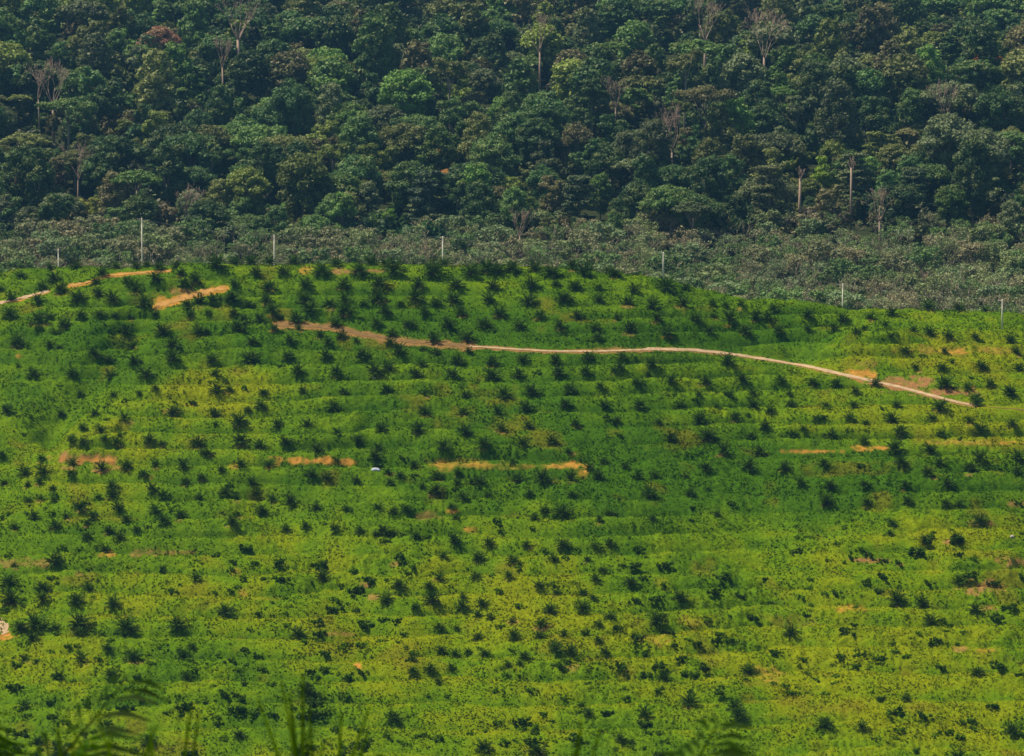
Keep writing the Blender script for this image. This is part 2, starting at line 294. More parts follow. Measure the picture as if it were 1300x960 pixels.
# ---------------------------------------------------------------- ground colour (soil and plant colours, with shading painted on the terrace steps)
SOIL = [  # x y rx ry kind(0 orange 1 brown 2 yellowish) strength
 (112, 582, 44, 9, 1, 1.0), (92, 594, 14, 5, 1, .8), (128, 597, 12, 4, 1, .8), (148, 594, 8, 4, 1, .7), (112, 584, 40, 6, 1, 1.0), (112, 584, 34, 5, 0, .9),
 (392, 585, 36, 5, 0, 1.1), (438, 587, 12, 4, 0, .9), (296, 591, 8, 4, 0, .8), (345, 592, 8, 3, 0, .7),
 (720, 591, 24, 5, 0, 1.2), (741, 600, 8, 7, 0, 1.1), (700, 612, 14, 3, 1, .7), (575, 590, 50, 7, 2, .9), (600, 591, 16, 3, 0, .7), (560, 591, 16, 3, 0, .7), (640, 592, 90, 4, 2, .7),
 (1085, 476, 28, 6, 0, 1.1), (1104, 462, 14, 6, 1, .6), (1150, 486, 52, 9, 1, 1.0), (1150, 487, 40, 6, 1, 1.0), (1195, 497, 40, 8, 1, 1.0), (1190, 498, 30, 5, 1, 1.0), (1088, 476, 22, 6, 0, 1.0), 
 (1205, 444, 60, 7, 2, .9), (1215, 446, 22, 3, 0, .6), (1270, 445, 30, 5, 2, .7), (1040, 573, 40, 3, 0, .8), (1100, 569, 26, 4, 0, .9), (1210, 562, 60, 4, 2, .9), (1285, 561, 20, 3, 0, .6),
 (574, 649, 12, 3, 0, 1.0), (597, 673, 9, 4, 0, .7), (540, 656, 22, 6, 1, .5), (300, 726, 9, 6, 0, .8), (308, 750, 8, 5, 0, .5),
 (1110, 712, 26, 4, 1, .9), (1145, 717, 10, 3, 1, .8), (1080, 772, 22, 6, 0, .6), (1245, 745, 30, 10, 1, .8), (1290, 713, 20, 7, 1, .9), (1260, 773, 14, 4, 1, .7),
 (1222, 823, 10, 4, 1, .7), (1250, 826, 12, 3, 0, .5), (12, 809, 18, 5, 0, 1.2), (456, 847, 6, 4, 0, 1.0), (976, 855, 22, 12, 2, .8), (834, 812, 24, 8, 2, .8), (98, 729, 6, 4, 1, .8),
 (212, 381, 22, 6, 0, 1.0), (235, 370, 18, 6, 1, .6), (390, 343, 9, 5, 0, .6), (440, 345, 22, 3, 1, .8), (475, 344, 16, 3, 1, .7), (215, 523, 16, 4, 2, .8), (245, 514, 8, 3, 0, .5),
 (924, 414, 6, 3, 0, .7), (845, 428, 8, 2, 0, .5), (24, 452, 5, 3, 0, .5), (505, 716, 9, 4, 1, .7), (465, 744, 8, 4, 1, .8), (475, 758, 10, 4, 1, .6), (200, 702, 40, 5, 1, .6), (135, 703, 14, 4, 0, .6),
 (1290, 640, 14, 4, 1, .7), (1245, 665, 18, 4, 1, .7), (1205, 688, 12, 4, 1, .8), (30, 715, 40, 6, 1, .5), (780, 443, 26, 3, 1, .4), (1258, 392, 8, 3, 1, .8), (650, 790, 9, 4, 1, .6), (690, 797, 12, 4, 1, .6), (720, 848, 16, 5, 1, .6), (880, 790, 20, 8, 2, .5), (435, 805, 22, 3, 1, .5), (1000, 790, 30, 10, 2, .4)]
pr = random.Random(9)
for (x, y, w) in PALMS:
    if pr.random() < (.5 if 560 < y < 700 and x < 420 else .22): SOIL.append((x+pr.uniform(-4, 5), y+1.0, w*.42, pr.uniform(1.6, 3.0), 1, pr.uniform(.25, .6)))
# vegetation tone: + is yellow-green, - is deep green   x y rx ry amount
TONE = [(640, 540, 260, 75, -1.15), (560, 400, 420, 55, -.75), (900, 600, 260, 50, -1.3), (1150, 610, 150, 34, -1.2), (100, 450, 130, 50, -.55), (130, 470, 60, 60, -.4), (660, 420, 260, 30, -.5), (900, 430, 140, 20, -.8), (330, 610, 90, 20, -.2),
        (250, 500, 110, 26, 1.2), (120, 560, 150, 50, .55), (330, 530, 140, 60, .5), (1190, 540, 150, 34, .9), (1180, 450, 130, 26, .8), (1110, 452, 50, 18, .6), (640, 790, 500, 80, .65), (200, 760, 220, 60, .4), (1150, 800, 200, 70, .7), (1220, 680, 120, 26, .8), (560, 360, 200, 8, .3), (950, 470, 60, 8, .5), (480, 720, 160, 40, .3), (1150, 900, 300, 60, .6), (1040, 720, 90, 20, .3), (360, 730, 80, 34, -.55), (880, 740, 90, 34, -.45), (1130, 760, 70, 20, -.3), (150, 620, 120, 30, .2), (700, 500, 120, 10, .2), (590, 560, 120, 16, .7), (1050, 540, 70, 20, .5)]
def ground_colour(x, y, z):
    px, py = project(x, np.maximum(y, 30.0), z)
    tone = np.zeros_like(px)
    for a, b, rx, ry, k in TONE: tone += k*np.exp(-((px-a)/rx)**2-((py-b)/ry)**2)
    tone += 1.5*(fbm(x/26, y/26, 201, 3)-.5) + 1.7*(fbm(x/6, y/6, 221, 3)-.5)
    if STEP_FR.shape == px.shape:      # shading painted into the tone: deeper green at each step's foot, yellower along its lip
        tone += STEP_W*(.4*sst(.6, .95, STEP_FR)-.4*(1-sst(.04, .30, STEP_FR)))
    t = sst(-1.3, 1.5, tone)[:, None]
    deep = np.array([.046, .122, .0006]); mid = np.array([.112, .205, .0006]); yel = np.array([.205, .245, .0006])
    c = np.where(t < .5, deep+(mid-deep)*t*2, mid+(yel-mid)*(t*2-1))
    dry = sst(.62, .85, fbm(x/9, y/9, 241, 3))[:, None]*.55
    c = c*(1-dry)+np.array([.17, .15, .008])*dry
    on = (y > 600) & (y < 940)
    edge = fbm(x/2.2, y/2.2, 261, 3)
    kinds = [np.array([.52, .25, .045]), np.array([.33, .165, .065]), np.array([.28, .21, .025])]
    for a, b, rx, ry, k, st in SOIL:
        sel = np.where(on & (np.abs(px-a) < rx*1.5) & (np.abs(py-b) < ry*1.8+2))[0]
        if not len(sel): continue
        d = np.sqrt(((px[sel]-a)/rx)**2+((py[sel]-b)/ry)**2) + 1.9*(edge[sel]-.5)
        m = (np.clip(st, 0, 1)*(1-sst(.45, 1.15, d))*(.35+.65*sst(.25, .55, vnoise(x[sel]/1.1, y[sel]/1.1, 281))))[:, None]
        c[sel] = c[sel]*(1-m)+kinds[k]*m
    # earth verge beside the tracks
    for name, w, kk in (('old', 6.5, 1), ('spur', 6, 0), ('upper_left', 3.0, 0), ('upper_mid', 3.0, 0), ('main', 3.0, 1), ('mid', 3.5, 1)):
        pts = ROADS[name][0]; rd = np.full(px.shape, 1e3)
        for a, b in zip(pts[:-1], pts[1:]): rd = np.minimum(rd, seg_dist(px, py, a, b))
        m = ((1-sst(w*.5, w, rd+2.2*(edge-.5)*w*.5))*on*.75)[:, None]
        c = c*(1-m)+kinds[kk]*m
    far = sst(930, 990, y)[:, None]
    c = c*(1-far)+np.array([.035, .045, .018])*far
    near = (1-sst(560, 650, y))[:, None]
    c = c*(1-near)+np.array([.05, .10, .01])*near
    return c
# ground sheet -------------------------------------------------------------
us = np.concatenate([np.linspace(-1.6, -.2, 30)[:-1], np.linspace(-.2, -.176, 14)[:-1], np.arange(-.176, .1761, .00041), np.linspace(.1765, .2, 14), np.linspace(.2, 1.6, 30)[1:]])
yv = np.concatenate([np.linspace(-400, 0, 12)[:-1], np.linspace(0, 640, 90)[:-1], np.linspace(640, 662, 14)[:-1], np.arange(662, 932, .36), np.linspace(932.5, 1000, 50)[:-1], np.linspace(1000, 1700, 170)[:-1], np.linspace(1700, 2600, 40)])
UU, YY = np.meshgrid(us, yv); XX = UU*np.maximum(YY, 60)
X = XX.ravel(); Yv = YY.ravel()
Z = terrain(X, Yv)
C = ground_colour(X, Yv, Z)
nu, ny = len(us), len(yv)
idx = np.arange(nu*ny).reshape(ny, nu)
quads = np.stack([idx[:-1, :-1], idx[:-1, 1:], idx[1:, 1:], idx[1:, :-1]], -1).reshape(-1, 4)
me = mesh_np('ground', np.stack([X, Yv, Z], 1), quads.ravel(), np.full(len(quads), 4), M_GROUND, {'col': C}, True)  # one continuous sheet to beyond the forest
ground = link(bpy.data.objects.new('ground', me)); tag(ground, kind='structure')
# ground cover: leafy tufts of the creeping cover crop ----------------------
def quads_cloud(Pc, Nn, size, rnd_tan=None, aspect=1.0):
    n = len(Pc)
    t = rng.normal(size=(n, 3)); t -= (t*Nn).sum(1)[:, None]*Nn; t /= np.linalg.norm(t, axis=1)[:, None]+1e-9
    b = np.cross(Nn, t); s = size[:, None]
    V = np.stack([Pc-t*s, Pc-b*s*.55*aspect+t*s*.1, Pc+t*s, Pc+b*s*.55*aspect-t*s*.05], 1).reshape(-1, 3)
    return V
nT = 300000
tu = rng.uniform(-.176, .176, nT); ty = rng.uniform(655, 926, nT); tx = tu*ty
dens = fbm(tx/3.1, ty/3.1, 301, 3); keep = rng.random(nT) < sst(.3, .62, dens)+.25
tx = tx[keep]; ty = ty[keep]; tz = terrain(tx, ty)
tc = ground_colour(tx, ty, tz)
lum = tc[:, 0] - tc[:, 1]*.98     # keep tufts off bare soil
ppx, ppy = project(tx, ty, tz); rd = np.full(ppx.shape, 1e3)
for pts, w in ROADS.values():
    for a, b in zip(pts[:-1], pts[1:]): rd = np.minimum(rd, seg_dist(ppx, ppy, a, b))
ok = (tc[:, 0] < tc[:, 1]*1.12) & (rd > np.where(ppx > 815, 2.2, .9))
tx, ty, tz, tc = tx[ok], ty[ok], tz[ok], tc[ok]
n = len(tx); Nn = rng.normal(size=(n, 3))*.75+np.array([0, -.15, .7]); Nn /= np.linalg.norm(Nn, axis=1)[:, None]
sz = rng.uniform(.12, .38, n)*(.7+.7*vnoise(tx/7, ty/7, 321))
V = quads_cloud(np.stack([tx, ty, tz+sz*rng.uniform(.1, .9, n)], 1), Nn, sz)
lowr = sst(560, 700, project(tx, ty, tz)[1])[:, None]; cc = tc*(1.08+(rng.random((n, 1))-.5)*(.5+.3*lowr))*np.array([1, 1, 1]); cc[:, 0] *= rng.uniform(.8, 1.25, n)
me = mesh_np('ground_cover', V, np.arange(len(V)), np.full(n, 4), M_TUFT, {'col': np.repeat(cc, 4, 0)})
gc = link(bpy.data.objects.new('ground_cover', me)); tag(gc, 'leafy green creeping cover crop growing all over the terraced slope', 'ground cover', kind='stuff')
# roads ---------------------------------------------------------------------
def ribbon(name, pts, halfw, mat):
    P = []
    for (a, b) in zip(pts[:-1], pts[1:]):
        m = max(2, int(math.hypot(b[0]-a[0], b[1]-a[1])/3))
        for i in range(m): P.append((a[0]+(b[0]-a[0])*i/m, a[1]+(b[1]-a[1])*i/m))
    P.append(pts[-1])
    W = [hit(max(p[0], -200), p[1]) for p in P]
    W = np.array(W); kk = 4 if len(W) > 30 else 2; k = np.ones(2*kk+1)/(2*kk+1)
    for c in (0, 1): W[kk:-kk, c] = np.convolve(W[:, c], k, 'valid')
    vs = []; nrow = 7
    for i in range(len(W)):
        t = W[min(i+1, len(W)-1)]-W[max(i-1, 0)]; t = t[:2]/(np.hypot(*t[:2])+1e-9); nn = np.array([-t[1], t[0]])
        hw = halfw*(1+(.25*math.sin(i*.7)+.3*math.sin(i*1.9+halfw))*(.4 if 'road' in name else 1))
        for j in range(nrow):
            q = W[i, :2]+nn*hw*(j/(nrow-1)*2-1); vs.append((q[0], q[1], 0))
    vs = np.array(vs); vs[:, 2] = terrain(vs[:, 0], vs[:, 1])+.07
    f = [(i*nrow+j, i*nrow+j+1, (i+1)*nrow+j+1, (i+1)*nrow+j) for i in range(len(W)-1) for j in range(nrow-1)]
    me = mesh_np(name, vs, [i for q in f for i in q], [4]*len(f), mat, None, True)
    o = link(bpy.data.objects.new(name, me)); tag(o, kind='structure'); return o
ribbon('dirt_road', *ROADS['main'], M_ROAD)
ribbon('dirt_road', *ROADS['mid'], M_ROAD)
ribbon('dirt_road', *ROADS['tail'], M_OLDR)
ribbon('overgrown_track', *ROADS['old'], M_OLDR)
ribbon('dirt_path', *ROADS['upper_left'], M_ROAD)
ribbon('dirt_path', *ROADS['upper_mid'], M_ORANGE)
ribbon('dirt_path', *ROADS['spur'], M_ORANGE)
ribbon('dirt_path', *ROADS['edge'], M_ROAD)
# ---------------------------------------------------------------- young oil palms
def palm_parts(seed, nf=26, L=2.7, leaf_w=.15, pairs=9):
    r = random.Random(seed)
    cr = MB(); sp = MB(); tk = MB()
    for k in range(nf):
        az = k*2.39996+r.uniform(-.25, .25); q = k/(nf-1)
        th = R(82-72*q**.85+r.uniform(-7, 7)); ln = L*(.72+.38*math.sin(math.pi*min(1, .25+q*.75)))*r.uniform(.85, 1.12)
        pts = []; p = Vector((0, 0, .35)); n = 9; tone = r.random()
        for i in range(n+1):
            pts.append(p.copy()); a = th-1.25*(i/n)**1.5*(.55+.5*q)
            d = Vector((math.cos(az)*math.cos(a), math.sin(az)*math.cos(a), math.sin(a))); p = p+d*ln/n
        cr.tube(pts[::3], [.045, .035, .022, .01], 3, tone*.6+.2)
        side = Vector((-math.sin(az), math.cos(az), 0))
        for j in range(pairs):
            t = .16+.84*j/(pairs-1); fi = t*n; i = min(int(fi), n-1); b = pts[i].lerp(pts[i+1], fi-i)
            d = (pts[i+1]-pts[i]).normalized(); upv = side.cross(d)
            ll = ln*.30*math.sin(math.pi*(.12+.80*t))**.7*r.uniform(.85, 1.1)
            for s_ in (-1, 1):
                dd = (side*s_*.82+d*.62+upv*r.uniform(-.05, .35)).normalized()
                tip = b+dd*ll+Vector((0, 0, -ll*.25)); midp = b+dd*ll*.5; w = d*leaf_w
                cr.add([b, midp-w, tip, midp+w], [(0, 1, 2, 3)], min(1, max(0, tone+r.uniform(-.3, .3))))
    for k in range(3):
        az = r.uniform(0, 6.28); tl = r.uniform(.02, .28); h = L*r.uniform(.62, .85)
        d = Vector((math.cos(az)*tl, math.sin(az)*tl, 1)); sp.tube([(0, 0, .3), d*h*.5+Vector((0, 0, .3)), d*h+Vector((0, 0, .3))], [.05, .10, .015], 4, r.random())
    tk.tube([(0, 0, -.5), (0, 0, .1), (0, 0, .4), (0, 0, .6)], [.2, .3, .26, .08], 7)
    for k in range(12):
        az = k*2.4; z = .02+.04*k; tk.tube([(.24*math.cos(az), .24*math.sin(az), z), (.38*math.cos(az), .38*math.sin(az), z+.22)], [.07, .03], 4)
    return cr, sp, tk
protos = []
for k in range(7):
    cr, sp, tk = palm_parts(100+k, 17+(k % 3)*2, 2.65+.15*(k % 3))
    protos.append((cr.mesh('crown', M_PALM), sp.mesh('spear_leaf', M_SPEAR), tk.mesh('trunk', M_BOLE), cr))
def zone(px, py):
    yr = np.interp(px, [350, 450, 600, 830, 940, 1060, 1180, 1300], [413, 423, 441, 444, 451, 474, 502, 520])
    crest = np.interp(px, CRX, CRY)
    if py < crest+8: return 'on the hill skyline'
    if px < 350:
        if py < 470: return 'above the gully'
        return 'above the earth bank' if py < 580 else ('below the earth bank' if py < 700 else 'low on the slope')
    if py < yr-9: return 'above the dirt road'
    if py < yr+12: return 'beside the dirt road'
    return 'below the dirt road' if py < 580 else ('on the middle slope' if py < 700 else 'low on the slope')
used = set()
def place_words(px, py):
    a, b = round(px/13), round(py/9.6)
    for da, db in [(0, 0), (0, 1), (0, -1), (1, 0), (-1, 0), (1, 1), (-1, -1), (2, 0), (-2, 0)]:
        pass
    fa, fb = px/13, py/9.6
    key = ('%d' % a, '%d' % b)
    if key in used: key = ('%.1f' % fa, '%.1f' % fb)
    while key in used: fa += .1; key = ('%.1f' % fa, '%.1f' % fb)
    used.add(key); return '%s%% across, %s%% down the photo' % key
PALMS.sort(key=lambda e: -e[2]*(1 if 0 < e[0] < 1300 else .01)*(1 if e[1] < 872 else .6))
rest = []; cnt = 0; bases = []
rp = random.Random(77)
for i, (px, py, w) in enumerate(PALMS):
    x, y, z = hit(px, py); z = gz(x, y)-.05
    s = max(.42, min(1.6, w*y/F/4.9*1.12*(1.25 if py < np.interp(px, CRX, CRY)+9 else 1))); k = rp.randrange(7); rz = rp.uniform(0, 6.28)
    if i < 300:
        root = link(bpy.data.objects.new('young_oil_palm', None)); root.empty_display_size = .5
        root.location = (x, y, z); root.rotation_euler = (rp.uniform(-.08, .08), rp.uniform(-.08, .08), rz); root.scale = (s, s, s*rp.uniform(.9, 1.15))
        big = 'large' if w >= 22 else ('mid-sized' if w >= 18 else 'small')
        spear = rp.random() < .45
        tag(root, '%s oil palm%s %s, %s' % (big, ' with pale spear' if spear else '', zone(px, py), place_words(px, py-w*.3)), 'palm', 'young oil palms on the terraced slope')
        link(bpy.data.objects.new('crown', protos[k][0]), root)
        link(bpy.data.objects.new('trunk', protos[k][2]), root)
        if spear: link(bpy.data.objects.new('spear_leaf', protos[k][1]), root)
    else: rest.append((x, y, z, s, k, rz))
def merge(protoarr, items, name, mat, cols=None):
    """many copies as one mesh; protoarr: list of (V, flat, sizes, rnd)"""
    Vs = []; Fs = []; Ss = []; Rs = []; b = 0
    for (x, y, z, s, k, rz) in items:
        V, ff, ss, rr = protoarr[k]; c, sn = math.cos(rz), math.sin(rz)
        W = np.stack([(V[:, 0]*c-V[:, 1]*sn)*s+x, (V[:, 0]*sn+V[:, 1]*c)*s+y, V[:, 2]*s+z], 1)
        Vs.append(W); Fs.append(ff+b); Ss.append(ss); Rs.append(rr); b += len(V)
    at = {'rnd': np.concatenate(Rs)}
    if cols is not None: at['col'] = np.concatenate([np.tile(np.array(c), (len(v), 1)) for c, v in zip(cols, Vs)])
    me = mesh_np(name, np.concatenate(Vs), np.concatenate(Fs), np.concatenate(Ss), mat, at)
    return bpy.data.objects.new(name, me)
def arr_mb(mb):
    return (np.array(mb.v), np.array([i for f in mb.f for i in f]), np.array([len(f) for f in mb.f]), np.array(mb.r))
o = link(merge([arr_mb(p[3]) for p in protos], rest, 'smaller_oil_palms', M_PALM))
tag(o, 'the smaller scattered oil palms between the larger ones on the slope', 'palms', kind='stuff')
# ---------------------------------------------------------------- leaf clouds
def ico_dirs(n):
    i = np.arange(n)+.5; ph = np.arccos(1-2*i/n); th = math.pi*(1+5**.5)*i
    return np.stack([np.cos(th)*np.sin(ph), np.sin(th)*np.sin(ph), np.cos(ph)], 1)
_ip = None
def ico_sphere():
    global _ip
    if _ip is None:
        import bmesh
        bm = bmesh.new(); bmesh.ops.create_icosphere(bm, subdivisions=1, radius=1)
        _ip = (np.array([v.co[:] for v in bm.verts]), np.array([[v.index for v in f.verts] for f in bm.faces])); bm.free()
    return _ip
def crown_arrays(lobes, seed, per=1.6, size=(.35, .75), core=.74, mixn=.75, flatup=0.0):
    """lobes: (cx,cy,cz, rx,ry,rz). leaf clumps over each lobe plus an inner mass"""
    rr = np.random.default_rng(seed); Vs = []; Fs = []; Ss = []; Rs = []; b = 0
    iv, itf = ico_sphere()
    for (cx, cy, cz, rx, ry, rz) in lobes:
        area = 4*math.pi*((rx*ry)**1.6/3+(rx*rz)**1.6/3+(ry*rz)**1.6/3)**(1/1.6)
        n = max(12, int(area*per)); d = rr.normal(size=(n, 3)); d[:, 2] += .25; d /= np.linalg.norm(d, axis=1)[:, None]
        lump = 1+.22*np.sin(d[:, 0]*5+cx*3)*np.cos(d[:, 1]*6+cy*2)+.12*np.sin(d[:, 2]*9+cz)
        rad = rr.uniform(.74, 1.08, n)*lump
        P = np.array([cx, cy, cz])+d*np.array([rx, ry, rz])*rad[:, None]
        N = d/np.array([rx, ry, rz]); N /= np.linalg.norm(N, axis=1)[:, None]
        N = N*mixn+rr.normal(size=(n, 3))*.5+np.array([0, 0, .25+flatup]); N /= np.linalg.norm(N, axis=1)[:, None]
        s = rr.uniform(size[0], size[1], n)
        t = rr.normal(size=(n, 3)); t -= (t*N).sum(1)[:, None]*N; t /= np.linalg.norm(t, axis=1)[:, None]+1e-9
        bb = np.cross(N, t); sn = s[:, None]
        V = np.stack([P-t*sn, P-bb*sn*.7+t*sn*.15, P+t*sn*.9-N*sn*.2, P+bb*sn*.65], 1).reshape(-1, 3)
        tone = rr.random()
        Vs.append(V); Fs.append(np.arange(len(V))+b); Ss.append(np.full(n, 4)); Rs.append(np.repeat(np.clip(tone*.6+rr.random(n)*.5, 0, 1), 4)); b += len(V)
        if core > 0:
            W = np.array([cx, cy, cz])+iv*np.array([rx, ry, rz])*core*rr.uniform(.85, 1.1, (len(iv), 1))
            Vs.append(W); Fs.append(itf.ravel()+b); Ss.append(np.full(len(itf), 3)); Rs.append(np.full(len(W), .4)); b += len(W)
    return np.concatenate(Vs), np.concatenate(Fs), np.concatenate(Ss), np.concatenate(Rs)
def arr_mesh(name, a, mat): return mesh_np(name, a[0], a[1], a[2], mat, {'rnd': a[3]})
def branches(mb, base, d, ln, rad, r, depth, spread=.6, minr=.03, lift=.15, tips=None, n=5):
    p = Vector(base); d = Vector(d).normalized(); pts = [p.copy()]; rads = [rad]; seg = 4
    for i in range(seg):
        d = (d+Vector((r.uniform(-1, 1), r.uniform(-1, 1), r.uniform(-.4, .8)))*.16+Vector((0, 0, lift*.3))).normalized()
        p = p+d*ln/seg; pts.append(p.copy()); rads.append(max(minr, rad*(1-.62*(i+1)/seg)))
    mb.tube(pts, rads, n)
    if depth > 0:
        k = r.choice([2, 3, 3])
        for j in range(k):
            a = r.uniform(0, 6.28); sp = r.uniform(spread*.6, spread*1.3)
            side = d.orthogonal().normalized(); side.rotate(Matrix.Rotation(a, 3, d)) if False else None
            q = Matrix.Rotation(a, 3, d) @ side
            nd = (d*math.cos(sp)+q*math.sin(sp)); st = pts[-1] if j < 2 else pts[-2]
            branches(mb, st, nd, ln*r.uniform(.55, .8), rads[-1]*.85, r, depth-1, spread, minr, lift, tips, max(3, n-1))
    elif tips is not None: tips.append(pts[-1])
def tree_proto(kind, seed, dm=2.3, sm=1.0):
    """returns crown arrays, trunk MB ; unit metres"""
    r = random.Random(seed); tk = MB(); lobes = []
    def lb(x, y, z, a, b=None, c=None): lobes.append((x, y, z, a, b or a, c or a*.7))
    if kind == 'dome':
        H = 26; Rr = 10
        for k in range(24):
            az = k*2.4; q = math.sqrt((k+.5)/24); lb(math.cos(az)*Rr*q*.8, math.sin(az)*Rr*q*.8, H-7.5*q*q+r.uniform(-1.2, 1.2), r.uniform(2.2, 3.6), None, r.uniform(1.7, 2.6))
        for k in range(14): az = k*.9; q = r.uniform(4, 7.5); lb(math.cos(az)*q, math.sin(az)*q, H-11-(k//7)*3.5+r.uniform(-1.4, 1), r.uniform(2, 3), None, r.uniform(1.6, 2.4))
        nl, th, ta = 6, 15, .55
    elif kind == 'tall':
        H = 30; nl, th, ta = 5, 15, .5
        for k in range(30):
            az = k*2.4; t = k/29; rr_ = 6.4*math.sin(math.pi*(.16+.72*t))*math.sqrt(r.uniform(.4, 1)); lb(math.cos(az)*rr_, math.sin(az)*rr_, 8+t*22, r.uniform(1.9, 3.3), None, r.uniform(1.6, 2.6))
    elif kind == 'tier':
        H = 26; nl, th, ta = 7, 22, .4
        for lv in range(6):
            z = 9.5+lv*3.0+r.uniform(-.6, .6); R0 = 8.8-lv*.9
            for k in range(8):
                az = k*.9+lv*.5+r.uniform(-.3, .3); q = R0*r.uniform(.5, .92); lb(math.cos(az)*q, math.sin(az)*q, z+r.uniform(-1.1, 1.1), r.uniform(1.5, 3.1), None, r.uniform(.45, .95))
    elif kind == 'umbrella':
        H = 29; nl, th, ta = 8, 21, .42
        for k in range(26):
            az = k*2.4; q = math.sqrt((k+.5)/26)*9.6; lb(math.cos(az)*q, math.sin(az)*q, 27.5-.028*q*q+r.uniform(-.9, .9), r.uniform(1.7, 2.6), None, r.uniform(.8, 1.3))
    elif kind == 'ragged':
        H = 29; nl, th, ta = 7, 14, .5
        for g in range(10):
            az = g*2.4+r.uniform(-.4, .4); q = r.uniform(1.5, 7); z0 = r.uniform(10, 27)
            for k in range(5): lb(math.cos(az)*q+r.gauss(0, 1.4), math.sin(az)*q+r.gauss(0, 1.4), z0+r.gauss(0, 1.1), r.uniform(1.3, 2.3))
    elif kind == 'broad':
        H = 22; nl, th, ta = 7, 12, .6
        for k in range(40):
            az = k*2.4; q = math.sqrt((k+.5)/40); lb(math.cos(az)*12*q*.85, math.sin(az)*12*q*.85, H-5*q*q+r.uniform(-1.4, 1.2), r.uniform(1.9, 3.2))
    elif kind == 'emergent':
        H = 36; nl, th, ta = 7, 27, .45
        for g in range(6):
            az = g*1.05+r.uniform(-.3, .3); q = r.uniform(2, 5.5); z0 = r.uniform(29, 34)
            for k in range(4): lb(math.cos(az)*q+r.gauss(0, 1.2), math.sin(az)*q+r.gauss(0, 1.2), z0+r.gauss(0, .8), r.uniform(1.5, 2.5), None, r.uniform(1, 1.6))
    a = crown_arrays(lobes, seed, per=dm if kind != 'tier' else dm*1.2, size=(.28*sm, .68*sm), flatup=.3 if kind in ('tier', 'umbrella') else 0)
    tk.tube([(0, 0, -2), (.1, 0, th*.3), (.25*r.uniform(-1, 1), .2, th*.7), (.4*r.uniform(-1, 1), 0, th)], [ta*1.3, ta, ta*.85, ta*.7], 8)
    for k in range(nl):
        az = k*2.4+r.uniform(-.3, .3); tgt = lobes[r.randrange(len(lobes))]; m = Vector((tgt[0]*.75, tgt[1]*.75, tgt[2]-.3)); st = Vector((0, 0, th*r.uniform(.7, 1)))
        tk.tube([st, st.lerp(m, .5)+Vector((0, 0, .6)), m], [ta*.5, ta*.32, .1], 5)
    return a, tk
KINDS = ['dome', 'dome', 'dome', 'tall', 'tall', 'tall', 'tier', 'tier', 'umbrella', 'umbrella', 'ragged', 'ragged', 'ragged', 'broad', 'broad', 'emergent', 'emergent']
KW = [3, 3, 3, 2.5, 2.5, 2.5, .5, .5, .7, .7, 3, 3, 3, 3, 3, .5, .5]
SHAPE = {'dome': 'dome-crowned', 'tall': 'tall narrow-crowned', 'tier': 'layered', 'umbrella': 'flat-topped umbrella', 'ragged': 'ragged-crowned', 'broad': 'broad spreading', 'emergent': 'bare-stemmed emergent'}
HH = {'dome': 22, 'tall': 23, 'tier': 19, 'umbrella': 27, 'ragged': 23, 'broad': 19, 'emergent': 32}
TP = []
for i, k in enumerate(KINDS):
    a, tk = tree_proto(k, 300+i); TP.append((k, tree_proto(k, 300+i, .9, 1.6)[0], arr_mesh('crown', a, M_LEAF), tk.mesh('trunk', M_BARK, True)))
COLS = [('dark green', (.022, .046, .014)), ('deep green', (.030, .064, .018)), ('mid green', (.044, .080, .020)), ('olive green', (.070, .080, .024)), ('grey-green', (.060, .076, .036)), ('yellow-green', (.085, .110, .020)), ('brownish green', (.070, .064, .030)), ('fresh green', (.052, .100, .018))]
WTS = [5, 7, 7, 4, 4, 2, 2, 3]
def add_tree(x, y, ki, s, rz, col, cname, label=None, pct=None, barkmat=None):
    z = float(terrain(np.array([x]), np.array([y]), False)[0])
    k, a, cm, tm = TP[ki]
    root = link(bpy.data.objects.new('forest_tree', None)); root.location = (x, y, z-.5); root.rotation_euler = (0, 0, rz); root.scale = (s, s, s*random.uniform(.88, 1.12))
    c = link(bpy.data.objects.new('crown', cm), root); c.color = (*col, 1)
    link(bpy.data.objects.new('trunk', tm), root)
    qx, qy = project(x, y, z+HH[k]*s)
    tag(root, label or '%s %s tree in the forest, %s' % (cname, SHAPE[k], place_words(qx, qy)), 'tree', 'rainforest trees on the slope behind')
    return root
fr = random.Random(21)
def solve_y(px, py, hc):             # distance at which something hc above the far slope shows at row py
    ys = np.arange(1060, 1750, 3.0); xs = ys*(px-CX)/(F*CP+(CY-py)*SP)
    zt = terrain(xs, ys, False)+hc; k = int(np.argmin(np.abs(zt-(ZC+ys*float(s_of(py)))))); return float(xs[k]), float(ys[k])
